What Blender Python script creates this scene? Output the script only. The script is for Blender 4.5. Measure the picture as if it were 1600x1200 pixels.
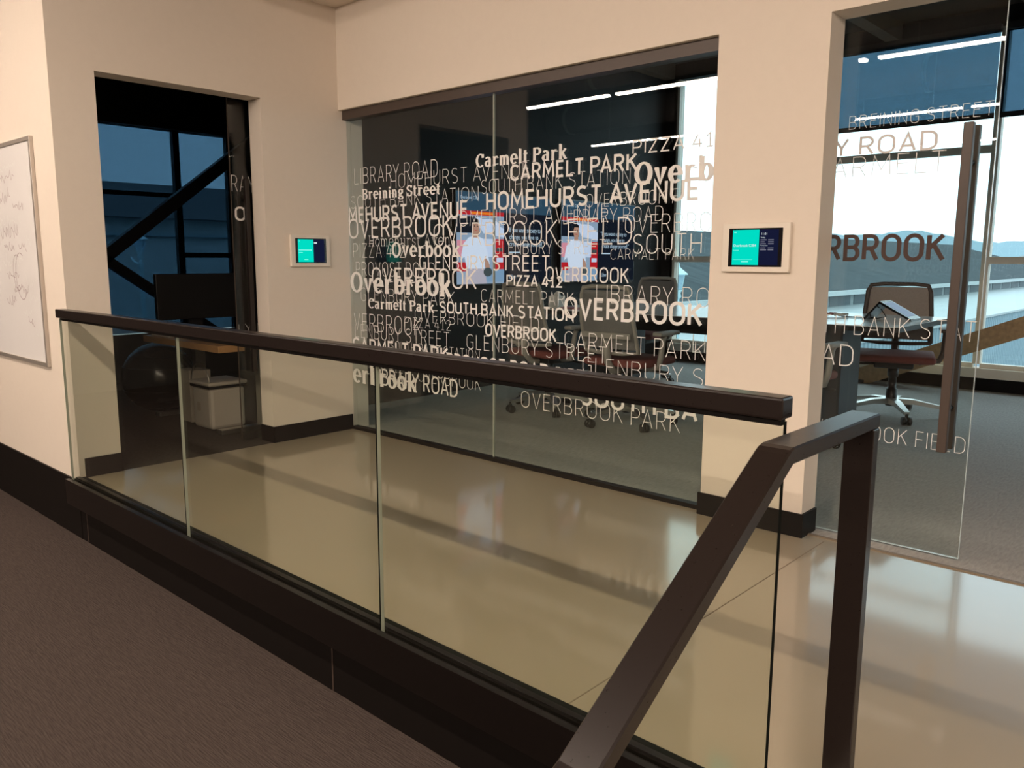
import bpy, bmesh, math, random
from mathutils import Vector, Matrix
for o in list(bpy.data.objects): bpy.data.objects.remove(o)
SC = bpy.context.scene
COL = SC.collection
R = math.radians
PI = math.pi
rnd = random.Random(7)

# ------------------------------------------------------------------ camera
YAW, PITCH, ROLL, FPX = R(42.4726), R(8.7854), R(0.2232), 1269.08
fw = Vector((-math.sin(YAW) * math.cos(PITCH), math.cos(YAW) * math.cos(PITCH), -math.sin(PITCH)))
rt = Vector((math.cos(YAW), math.sin(YAW), 0)); up = rt.cross(fw)
rt2 = rt * math.cos(ROLL) + up * math.sin(ROLL); up2 = -rt * math.sin(ROLL) + up * math.cos(ROLL)
cd = bpy.data.cameras.new('camera'); cam = bpy.data.objects.new('camera', cd); COL.objects.link(cam)
M = Matrix((rt2, up2, -fw)).transposed().to_4x4(); M.translation = (0, 0, 1.17)
cam.matrix_world = M
cd.sensor_fit = 'HORIZONTAL'; cd.sensor_width = 36.0; cd.lens = 36.0 * FPX / 1600.0
cd.clip_start = 0.05; cd.clip_end = 3000
SC.camera = cam

# ------------------------------------------------------------------ world, exposure
SKY = 2.6
LAMP = 140.0
w = bpy.data.worlds.new('overcast'); SC.world = w; w.use_nodes = True
bg = w.node_tree.nodes['Background']; bg.inputs[0].default_value = (0.80, 0.94, 1.0, 1); bg.inputs[1].default_value = SKY
vs = SC.view_settings; vs.view_transform = 'Standard'; vs.look = 'None'; vs.gamma = 1.0; vs.use_curve_mapping = False
vs.exposure = 0.0
try:
    SC.cycles.transparent_max_bounces = 32; SC.cycles.max_bounces = 10; SC.cycles.diffuse_bounces = 5
except Exception: pass

# ------------------------------------------------------------------ materials
def newmat(name):
    m = bpy.data.materials.new(name); m.use_nodes = True
    nt = m.node_tree; return m, nt, nt.nodes['Principled BSDF']
def mat(name, col, rough=0.6, metal=0.0, spec=0.5, var=0.0, scale=8.0, bump=0.0, stretch=(1, 1, 1), coat=0.0, detail=4.0, rvar=0.0):
    m, nt, p = newmat(name); N = nt.nodes; L = nt.links
    p.inputs['Base Color'].default_value = (*col, 1); p.inputs['Roughness'].default_value = rough
    p.inputs['Metallic'].default_value = metal; p.inputs['Specular IOR Level'].default_value = spec
    if coat: p.inputs['Coat Weight'].default_value = coat; p.inputs['Coat Roughness'].default_value = 0.085; p.inputs['Coat IOR'].default_value = 1.75
    tc = N.new('ShaderNodeTexCoord'); mp = N.new('ShaderNodeMapping'); mp.inputs['Scale'].default_value = stretch
    nz = N.new('ShaderNodeTexNoise'); nz.inputs['Scale'].default_value = scale; nz.inputs['Detail'].default_value = detail
    L.new(tc.outputs['Object'], mp.inputs[0]); L.new(mp.outputs[0], nz.inputs[0])
    if var:
        mx = N.new('ShaderNodeMix'); mx.data_type = 'RGBA'
        mx.inputs[6].default_value = (*[c * (1 - var) for c in col], 1); mx.inputs[7].default_value = (*[min(1, c * (1 + var)) for c in col], 1)
        L.new(nz.outputs[0], mx.inputs[0]); L.new(mx.outputs[2], p.inputs['Base Color'])
    if rvar:
        mr = N.new('ShaderNodeMapRange'); mr.inputs[3].default_value = rough - rvar; mr.inputs[4].default_value = rough + rvar
        L.new(nz.outputs[0], mr.inputs[0]); L.new(mr.outputs[0], p.inputs['Roughness'])
    if bump:
        b = N.new('ShaderNodeBump'); b.inputs['Strength'].default_value = bump; b.inputs['Distance'].default_value = 0.01
        L.new(nz.outputs[0], b.inputs['Height']); L.new(b.outputs[0], p.inputs['Normal'])
    return m
def glassmat(name, tint, f0=0.042):
    m = bpy.data.materials.new(name); m.use_nodes = True; nt = m.node_tree; N = nt.nodes; L = nt.links
    N.remove(N['Principled BSDF']); out = N['Material Output']
    lw = N.new('ShaderNodeLayerWeight'); lw.inputs[0].default_value = 0.5
    pw = N.new('ShaderNodeMath'); pw.operation = 'POWER'; pw.inputs[1].default_value = 5.0
    ma = N.new('ShaderNodeMath'); ma.operation = 'MULTIPLY_ADD'; ma.inputs[1].default_value = 1 - f0; ma.inputs[2].default_value = f0
    tr = N.new('ShaderNodeBsdfTransparent'); tr.inputs[0].default_value = (*tint, 1)
    gl = N.new('ShaderNodeBsdfGlossy'); gl.inputs['Roughness'].default_value = 0.0
    mx = N.new('ShaderNodeMixShader')
    L.new(lw.outputs['Facing'], pw.inputs[0]); L.new(pw.outputs[0], ma.inputs[0]); L.new(ma.outputs[0], mx.inputs[0])
    L.new(tr.outputs[0], mx.inputs[1]); L.new(gl.outputs[0], mx.inputs[2]); L.new(mx.outputs[0], out.inputs[0])
    return m
def emit(name, col, s):
    m = bpy.data.materials.new(name); m.use_nodes = True; nt = m.node_tree; N = nt.nodes
    N.remove(N['Principled BSDF']); e = N.new('ShaderNodeEmission'); e.inputs[0].default_value = (*col, 1); e.inputs[1].default_value = s
    nt.links.new(e.outputs[0], N['Material Output'].inputs[0]); return m
def vinyl(name, col, trans=0.25):
    m = bpy.data.materials.new(name); m.use_nodes = True; nt = m.node_tree; N = nt.nodes; L = nt.links
    N.remove(N['Principled BSDF']); d = N.new('ShaderNodeBsdfDiffuse'); d.inputs[0].default_value = (*col, 1)
    t = N.new('ShaderNodeBsdfTranslucent'); t.inputs[0].default_value = (*col, 1)
    mx = N.new('ShaderNodeMixShader'); mx.inputs[0].default_value = trans
    L.new(d.outputs[0], mx.inputs[1]); L.new(t.outputs[0], mx.inputs[2]); L.new(mx.outputs[0], N['Material Output'].inputs[0]); return m
def shademat(name, tint, cloth, mixf):
    m = bpy.data.materials.new(name); m.use_nodes = True; nt = m.node_tree; N = nt.nodes; L = nt.links
    N.remove(N['Principled BSDF']); d = N.new('ShaderNodeBsdfDiffuse'); d.inputs[0].default_value = (*cloth, 1)
    t = N.new('ShaderNodeBsdfTransparent'); t.inputs[0].default_value = (*tint, 1)
    mx = N.new('ShaderNodeMixShader'); mx.inputs[0].default_value = mixf
    L.new(d.outputs[0], mx.inputs[1]); L.new(t.outputs[0], mx.inputs[2]); L.new(mx.outputs[0], N['Material Output'].inputs[0]); return m

MT = {}
MT['paint'] = mat('wall_paint', (0.70, 0.63, 0.55), 0.75, var=0.02, scale=30, bump=0.03, spec=0.3)
MT['black'] = mat('black_rubber_base', (0.006, 0.0045, 0.004), 0.5, var=0.15, scale=12, spec=0.18)
MT['bronze'] = mat('dark_bronze_metal', (0.012, 0.008, 0.007), 0.28, var=0.12, scale=160, spec=0.42, rvar=0.015)
MT['shoe'] = mat('black_bronze_metal', (0.0035, 0.0022, 0.002), 0.30, var=0.3, scale=60, spec=0.4)  # same bronze as the cap rail, its weaker reflection painted as darker colour
MT['header'] = mat('brown_anodised_metal', (0.06, 0.042, 0.034), 0.45, var=0.1, scale=20)
MT['concrete'] = mat('polished_concrete', (0.36, 0.305, 0.225), 0.38, var=0.08, scale=2.0, spec=0.4, detail=9, rvar=0.05, coat=0.9)
MT['joint'] = mat('floor_joint', (0.20, 0.155, 0.11), 0.6)
MT['carpet'] = mat('brown_carpet', (0.068, 0.053, 0.047), 0.95, var=0.45, scale=60, bump=0.6, stretch=(0.35, 3.0, 1), spec=0.1, detail=8)
MT['carpet2'] = mat('grey_carpet', (0.40, 0.385, 0.365), 0.95, var=0.3, scale=40, bump=0.5, stretch=(2.4, 0.5, 1), spec=0.1, detail=8)
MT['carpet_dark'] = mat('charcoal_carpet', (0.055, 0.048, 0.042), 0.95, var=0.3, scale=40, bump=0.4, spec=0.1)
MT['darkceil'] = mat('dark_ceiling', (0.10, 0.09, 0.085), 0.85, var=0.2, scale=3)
MT['backwall'] = mat('dim_office_wall', (0.05, 0.045, 0.042), 0.8)
MT['confceil'] = mat('brown_black_ceiling', (0.045, 0.036, 0.030), 0.85, var=0.2, scale=3)
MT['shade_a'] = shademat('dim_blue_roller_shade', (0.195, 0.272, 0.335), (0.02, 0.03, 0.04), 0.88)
MT['woodceil'] = mat('timber_ceiling', (0.13, 0.095, 0.065), 0.7, var=0.3, scale=6, stretch=(1, 8, 1))
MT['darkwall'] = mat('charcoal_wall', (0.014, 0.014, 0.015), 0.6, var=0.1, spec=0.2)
MT['glass'] = glassmat('clear_glass', (0.93, 0.955, 0.945))
MT['railglass'] = glassmat('green_tinted_glass', (0.958, 0.975, 0.93))
MT['winglass'] = glassmat('window_glass', (0.90, 0.96, 0.97))
MT['edge'] = mat('glass_edge', (0.36, 0.38, 0.33), 0.4, spec=0.3)
MT['edgedark'] = mat('dark_glass_edge', (0.008, 0.010, 0.009), 0.8, spec=0.05)
MT['edgelight'] = mat('polished_glass_edge', (0.62, 0.72, 0.75), 0.15)
MT['vinyl'] = vinyl('frosted_vinyl', (0.94, 0.91, 0.88), 0.28)
MT['vinyl_grey'] = vinyl('grey_vinyl', (0.80, 0.76, 0.74), 0.3)
MT['vinyl_brown'] = vinyl('brown_vinyl', (0.085, 0.060, 0.055), 0.05)
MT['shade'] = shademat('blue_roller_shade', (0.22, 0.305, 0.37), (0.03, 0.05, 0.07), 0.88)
MT['frame'] = mat('cream_window_frame', (0.86, 0.80, 0.70), 0.5)
MT['frame_dark'] = mat('dark_window_frame', (0.012, 0.012, 0.014), 0.5)
MT['silver'] = mat('aluminium', (0.62, 0.61, 0.58), 0.32, metal=1.0)
MT['alu_frame'] = mat('whiteboard_frame_aluminium', (0.55, 0.50, 0.45), 0.4, metal=0.7)
MT['wb'] = mat('whiteboard_enamel', (0.80, 0.79, 0.79), 0.12, var=0.02, scale=3)
MT['ink'] = mat('marker_ink', (0.28, 0.20, 0.22), 0.6)
MT['ink2'] = mat('marker_smudge', (0.62, 0.64, 0.62), 0.6)
MT['mount'] = mat('white_plastic_mount', (0.72, 0.66, 0.58), 0.45)
MT['bezel'] = mat('black_glossy_bezel', (0.008, 0.007, 0.008), 0.12)
MT['green'] = emit('screen_green', (0.0, 0.72, 0.55), 1.0)
MT['navy'] = emit('screen_navy', (0.008, 0.010, 0.035), 1.0)
MT['scrwhite'] = emit('screen_white', (0.75, 0.85, 0.9), 1.0)
MT['scrmint'] = emit('screen_mint', (0.25, 0.95, 0.80), 1.0)
MT['scrgrey'] = emit('screen_grey', (0.20, 0.20, 0.26), 1.0)
# ------------------------------------------------------------------ geometry helpers
def bx(bm, x0, x1, y0, y1, z0, z1, bev=0.0):
    r = bmesh.ops.create_cube(bm, size=1.0); vs_ = r['verts']
    for v in vs_:
        v.co = Vector((x0 + (v.co.x + .5) * (x1 - x0), y0 + (v.co.y + .5) * (y1 - y0), z0 + (v.co.z + .5) * (z1 - z0)))
    if bev:
        es = list({e for v in vs_ for e in v.link_edges})
        bmesh.ops.bevel(bm, geom=es, offset=bev, segments=2, affect='EDGES', profile=0.5)
    return bm
def box(*a, bev=0.0):
    return bx(bmesh.new(), *a, bev=bev)
def tube(bm, pts, rad, n=10, caps=True, close=False):
    pts = [Vector(p) for p in pts]; rads = rad if isinstance(rad, (list, tuple)) else [rad] * len(pts)
    rings = []; pn = None
    for i, p in enumerate(pts):
        a = pts[max(0, i - 1)]; b = pts[min(len(pts) - 1, i + 1)]
        d = (b - a).normalized()
        if pn is None:
            pn = d.orthogonal().normalized()
        pn = (pn - d * pn.dot(d)); pn = pn.normalized() if pn.length > 1e-6 else d.orthogonal().normalized()
        q = d.cross(pn)
        rings.append([bm.verts.new(p + (pn * math.cos(2 * PI * k / n) + q * math.sin(2 * PI * k / n)) * rads[i]) for k in range(n)])
    for a, b in zip(rings, rings[1:]):
        for k in range(n): bm.faces.new((a[k], a[(k + 1) % n], b[(k + 1) % n], b[k]))
    if caps:
        bm.faces.new(rings[0][::-1]); bm.faces.new(rings[-1])
    return bm
def lathe(bm, prof, c=(0, 0, 0), n=24):
    c = Vector(c); rings = []
    for r_, z in prof:
        rings.append([bm.verts.new(c + Vector((r_ * math.cos(2 * PI * k / n), r_ * math.sin(2 * PI * k / n), z))) for k in range(n)])
    for a, b in zip(rings, rings[1:]):
        for k in range(n): bm.faces.new((a[k], a[(k + 1) % n], b[(k + 1) % n], b[k]))
    bm.faces.new(rings[0][::-1]); bm.faces.new(rings[-1])
    return bm
def sweep(bm, path, prof):
    """profile (list of 2D, x = along side vector, y = along normal) swept along path of (point, side, normal)"""
    rings = [[bm.verts.new(Vector(p) + Vector(s) * a + Vector(nn) * b) for a, b in prof] for p, s, nn in path]
    n = len(prof)
    for a, b in zip(rings, rings[1:]):
        for k in range(n): bm.faces.new((a[k], a[(k + 1) % n], b[(k + 1) % n], b[k]))
    bm.faces.new(rings[0][::-1]); bm.faces.new(rings[-1]); return bm
def prism(bm, poly, axis, a, b):
    """extrude a 2D polygon along an axis from a to b (axis 0: poly = (y,z), 1: (x,z), 2: (x,y))"""
    def P(u, v, t): return (t, u, v) if axis == 0 else (u, t, v) if axis == 1 else (u, v, t)
    A = [bm.verts.new(P(u, v, a)) for u, v in poly]; B = [bm.verts.new(P(u, v, b)) for u, v in poly]
    n = len(poly); bm.faces.new(A[::-1]); bm.faces.new(B)
    for k in range(n): bm.faces.new((A[k], A[(k + 1) % n], B[(k + 1) % n], B[k]))
    return bm
OFF = {}
def link(o, parent):
    COL.objects.link(o)
    if parent is not None: o.parent = parent; OFF[o.name] = OFF[parent.name]
    else: OFF[o.name] = Vector((0, 0, 0))
def obj(name, bm, m, parent=None, smooth=False, local=False):
    me = bpy.data.meshes.new(name)
    if parent is not None and not local: bmesh.ops.translate(bm, verts=bm.verts, vec=-OFF[parent.name])
    bmesh.ops.recalc_face_normals(bm, faces=bm.faces)
    if smooth:
        for f in bm.faces: f.smooth = True
    bm.to_mesh(me); bm.free()
    me.materials.append(MT[m] if isinstance(m, str) else m)
    o = bpy.data.objects.new(name, me); link(o, parent); return o
def tag(o, label, cat, group=None):
    o['label'] = label; o['category'] = cat
    if group: o['group'] = group
    return o
def thing(name, label, cat, loc=(0, 0, 0), rotz=0.0, group=None):
    o = bpy.data.objects.new(name, None); COL.objects.link(o); o.location = loc; o.rotation_euler = (0, 0, rotz)
    o.empty_display_size = 0.1; OFF[o.name] = Vector(loc); tag(o, label, cat, group); return o
def struct(name, bm, m, label, cat):
    o = obj(name, bm, m); o['kind'] = 'structure'; tag(o, label, cat); return o
def sthing(name, label, cat, loc=(0, 0, 0)):
    o = thing(name, label, cat, loc); o['kind'] = 'structure'; return o
def copy_tree(o, parent=None):
    c = o.copy(); COL.objects.link(c); c.parent = parent
    for ch in list(o.children): copy_tree(ch, c)
    return c

# ------------------------------------------------------------------ key planes
XA, YB, YG, YD, YW = -4.546, 3.28, 3.345, 3.44, 1.549
ZL = -0.337         # lower carpet level
ZT = 2.117          # head of the openings
ZC = 4.0            # open ceiling
YWIN = 8.25         # window wall of the meeting room

# ------------------------------------------------------------------ floors
f = struct('floor_corridor', bx(box(XA, 9.4, 1.549, YG - .005, -.12, 0), -.60, 9.4, 1.29, 1.549, -.12, 0), 'concrete', 'polished tan concrete floor of the raised corridor behind the glass railing', 'floor')
obj('floor_joint', box(-1.243, -1.239, 1.56, 3.30, 0.0, 0.0006), 'joint', f)
struct('floor_lower', box(-9.5, 9.4, -9.0, 1.549, ZL - .1, ZL), 'carpet', 'dark brown streaked carpet in the lower left foreground', 'carpet')
struct('floor_meeting_room', box(-5.3, 3.1, YG - .005, YWIN, -.12, 0), 'carpet2', 'grey carpet floor of the meeting room beyond the glass', 'carpet')
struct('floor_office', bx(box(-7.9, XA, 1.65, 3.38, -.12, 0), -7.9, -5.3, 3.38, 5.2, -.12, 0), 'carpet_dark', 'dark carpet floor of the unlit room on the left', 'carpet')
st = sthing('stairs', 'carpeted steps down from the corridor beside the handrail', 'stairs', (-.2, 1.0, ZL))
obj('step', box(-.60, 1.6, 1.01, 1.29, ZL, -.112), 'carpet', st)
obj('step', box(-.60, 1.6, .73, 1.01, ZL, -.225), 'carpet', st)
struct('wall_stair_side', box(1.6, 9.4, .73, 1.29, ZL, 0), 'black', 'black side wall closing the stair on its right', 'wall')

# ------------------------------------------------------------------ walls
struct('wall_whiteboard', box(-9.5, XA, YW, YW + .10, ZL, ZC), 'paint', 'brightly lit cream wall carrying the whiteboard at far left', 'wall')
b = box(XA - .14, XA, YW + .10, 1.77, 0, ZC); bx(b, XA - .14, XA, 2.72, 3.375, 0, ZC); bx(b, XA - .14, XA, 1.77, 2.72, ZT, ZC)
struct('wall_left', b, 'paint', 'shaded beige wall around the dark doorway on the left', 'wall')
b = box(XA, -1.815, YB, YB + .14, ZT, ZC); bx(b, -1.815, -1.335, YB, YB + .14, 0, ZC); bx(b, -1.335, .45, YB, YB + .14, ZT, ZC); bx(b, .45, 9.4, YB, YB + .14, 0, ZC)
struct('wall_back', b, 'paint', 'cream wall above and between the lettered glass wall and the glass door', 'wall')
struct('wall_right', box(9.4, 9.5, -9.0, YB + .14, ZL, ZC), 'paint', 'cream end wall of the open office outside the picture on the right', 'wall')
struct('wall_meeting_end', box(3.0, 3.1, YB + .14, YWIN + .1, 0, ZC), 'paint', 'end wall of the meeting room outside the picture on the right', 'wall')
struct('wall_behind', box(-9.5, 9.5, -9.1, -9.0, ZL, ZC), 'backwall', 'far wall of the open office behind the camera', 'wall')
struct('wall_far_side', box(-9.6, -9.5, -9.1, 1.65, ZL, ZC), 'backwall', 'far side wall of the open office', 'wall')
struct('wall_meeting_side', box(-5.3, -5.2, 3.375, YWIN + .1, 0, ZC), 'darkwall', 'charcoal side wall of the meeting room behind the two television screens', 'wall')
struct('wall_partition', box(-5.3, XA - .0, 3.376, 3.47, 0, ZC), 'paint', 'short partition between the meeting room and the dark room', 'wall')
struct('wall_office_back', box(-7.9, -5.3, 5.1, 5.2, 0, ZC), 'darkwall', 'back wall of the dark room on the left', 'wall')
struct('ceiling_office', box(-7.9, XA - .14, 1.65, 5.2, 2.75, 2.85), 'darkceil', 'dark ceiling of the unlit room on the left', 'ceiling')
struct('ceiling', box(-9.6, 9.5, -9.1, YB + .14, ZC, ZC + .1), 'darkceil', 'dark exposed ceiling over the open office and the corridor', 'ceiling')
struct('ceiling_corridor', bx(box(-3.75, 9.4, .80, YB, 2.745, 2.90), XA, -3.75, 2.55, YB, 2.745, 2.90), 'paint', 'low cream soffit over the corridor', 'ceiling')
c = struct('ceiling_meeting_room', box(-5.3, 3.1, YB + .14, YWIN + .1, 3.32, 3.42), 'confceil', 'dark ceiling of the meeting room', 'ceiling')
for k in range(7):
    obj('ceiling_beam', box(-5.2 + k * 1.2, -5.08 + k * 1.2, YB + .15, YWIN - .02, 3.16, 3.32), 'woodceil', c)

# baseboards
def baseboard(name, a, label): return struct(name, a, 'black', label, 'baseboard')
baseboard('baseboard_whiteboard_wall', box(-9.5, XA - .0, YW - .010, YW - .0005, ZL, -.014), 'tall black skirting under the whiteboard wall at the lower carpet')
b = box(XA, XA + .010, YW + .03, 1.775, 0, .103); bx(b, XA, XA + .010, 2.715, 3.33, 0, .103); bx(b, XA - .14, XA + .010, 2.712, 2.722, 0, .103)
baseboard('baseboard_left', b, 'black skirting along the foot of the left beige wall')
b = box(-1.826, -1.325, YB - .010, YB, 0, .103); bx(b, -1.335, -1.325, YB, YB + .135, 0, .103); bx(b, .44, 9.4, YB - .01, YB, 0, .103)
baseboard('baseboard_back', b, 'black skirting wrapped around the foot of the cream pillar')
b = box(XA, -.60, YW - .008, YW, ZL, -.12); bx(b, -.605, -.60, 1.29, YW, ZL, 0)
t = baseboard('trim_1', b, 'black fascia under the railing at the edge of the raised floor')
obj('fascia_joint', box(-4.468, -4.462, YW - .0095, YW - .008, ZL, -.15), 'header', t)
obj('fascia_joint', box(-2.26, -2.254, YW - .0095, YW - .008, ZL, -.15), 'header', t)
struct('trim_2', box(XA, -.60, 1.549, 1.578, 0, .004), 'edgedark', 'dark metal strip along the concrete edge behind the railing', 'trim')  # thin dark strip laid on the concrete edge
struct('trim_3', box(-1.335, .45, YG - .012, YG + .006, 0, .005), 'joint', 'thin brown strip where concrete meets carpet under the glass door', 'trim')

# ------------------------------------------------------------------ meeting-room window wall
FB = bmesh.new()
bx(FB, -5.3, -5.05, YWIN, YWIN + .15, 0, 3.32); bx(FB, -5.3, 3.1, YWIN, YWIN + .15, 3.15, 3.4)
struct('wall_window_side', FB, 'darkwall', 'dark strip of wall around the meeting-room windows', 'wall')
struct('wall_window_foot', box(-5.05, 3.1, YWIN, YWIN + .15, 0, .12), 'black', 'black foot under the window sills of the meeting room', 'wall')
XS = [-5.05, -3.4, -1.84, -.2, 1.45, 3.1]
labels = ['leftmost window bay of the meeting room framing the street lantern', 'hidden window bay behind the cream pillar', 'window bay on the right with a mid rail beside the door edge', 'window bay beyond the right picture edge', 'last window bay outside the picture on the right']
for i in range(5):
    a, bb = XS[i], XS[i + 1]
    wn = sthing('window_%d' % (i + 3), ['tall meeting-room window bay with a mid rail behind the lettered glass, beside the wall screens',
        'wide meeting-room window bay without mid rail, seen through the glass door', 'meeting-room window bay with a low mid rail behind the open doorway',
        'meeting-room window bay beyond the right edge of the doorway view', 'last meeting-room window bay towards the end wall'][i], 'window', ((a + bb) / 2, YWIN, .12))
    y0, y1 = YWIN + .0, YWIN + .09
    obj('mullion', box(a - .03, a + .03, y0, y1, .24, 3.15), 'frame', wn)
    obj('sill', box(a, bb, YWIN - .05, y1, .12, .205), 'frame', wn)
    obj('bottom_rail', box(a + .03, bb - .03, y0 + .01, y1 - .01, .205, .245), 'frame', wn)
    rails = [1.17] if i in (0, 2, 3) else [2.14]
    for z in rails: obj('rail', box(a + .03, bb - .03, y0 + .01, y1 - .01, z - .032, z + .032), 'frame', wn)
    zs = [.245] + [z for z in rails] + [3.15]
    for z0, z1 in zip(zs, zs[1:]):
        obj('pane', box(a + .03, bb - .03, y0 + .045, y0 + .051, z0 + (.032 if z0 != .245 else 0), z1 - (.032 if z1 != 3.15 else 0)), 'winglass', wn)
    if i >= 1:
        sh = thing('roller_shade', ['', 'blue roller shade half lowered over the wide window behind the glass door', 'blue roller shade half lowered over the window in the open doorway',
            'blue roller shade over the window right of the doorway view', 'blue roller shade over the last meeting-room window'][i], 'roller shade', ((a + bb) / 2, YWIN - .06, 2.39), group='blue roller shades in the meeting room')
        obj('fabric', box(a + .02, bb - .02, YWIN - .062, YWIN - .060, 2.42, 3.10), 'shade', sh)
        obj('hem_bar', box(a + .02, bb - .02, YWIN - .07, YWIN - .052, 2.385, 2.43), 'frame_dark', sh)
        obj('roller', box(a + .02, bb - .02, YWIN - .10, YWIN - .02, 3.10, 3.16), 'frame_dark', sh)

# ------------------------------------------------------------------ window wall of the dark room
XO = -7.8
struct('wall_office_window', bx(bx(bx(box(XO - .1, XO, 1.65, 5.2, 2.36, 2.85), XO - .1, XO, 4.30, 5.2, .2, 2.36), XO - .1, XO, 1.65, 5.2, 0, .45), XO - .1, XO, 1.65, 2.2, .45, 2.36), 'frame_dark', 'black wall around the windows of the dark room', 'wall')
wn = sthing('window_8', 'dark steel window of the unlit room seen through the left doorway', 'window', (XO, 3.2, .45))
for y, z0, z1 in ((2.2, .45, 2.36), (3.745, .45, 2.36), (4.29, .45, 2.36)):
    obj('mullion', box(XO - .06, XO + .0, y - .03, y + .03, z0, z1), 'frame_dark', wn)
obj('rail', box(XO - .055, XO - .005, 2.23, 3.715, 1.735, 1.775), 'frame_dark', wn)
obj('rail', box(XO - .055, XO - .005, 3.775, 4.26, 1.165, 1.215), 'frame_dark', wn)
obj('pane', box(XO - .035, XO - .03, 2.23, 3.715, .45, 1.735), 'winglass', wn)
obj('pane', box(XO - .035, XO - .03, 2.23, 3.715, 1.775, 2.36), 'winglass', wn)
obj('pane', box(XO - .035, XO - .03, 3.775, 4.26, .45, 1.165), 'winglass', wn)
obj('pane', box(XO - .035, XO - .03, 3.775, 4.26, 1.215, 2.36), 'winglass', wn)
sh = thing('roller_shade', 'blue see-through shade lowered over the window of the dark room', 'roller shade', (XO + .02, 3.2, .45))
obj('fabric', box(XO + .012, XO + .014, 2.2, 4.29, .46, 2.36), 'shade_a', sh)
obj('roller', box(XO + .005, XO + .08, 2.2, 4.29, 2.36, 2.44), 'frame_dark', sh)
br = thing('steel_brace', 'black diagonal steel braces meeting in a V in front of the dark room window', 'brace', (XO + .2, 3.4, 0))
def bar(p, q, wd, th, axis):
    p, q = Vector(p), Vector(q); d = (q - p).normalized(); s = Vector((1, 0, 0)) if axis == 0 else Vector((0, 1, 0)); n = d.cross(s)
    bm = bmesh.new(); pr = [(-th, -wd), (th, -wd), (th, wd), (-th, wd)]
    return sweep(bm, [(p, s, n), (q, s, n)], pr)
obj('upper_brace', bar((XO + .2, 2.75, 1.03), (XO + .2, 4.6, 2.44), .055, .04, 0), 'frame_dark', br)
obj('lower_brace', bar((XO + .2, 2.75, 1.28), (XO + .2, 4.58, .0), .042, .04, 0), 'frame_dark', br)
obj('foot_plate', box(XO + .12, XO + .28, 4.45, 4.72, 0, .04), 'frame_dark', br)
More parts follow.
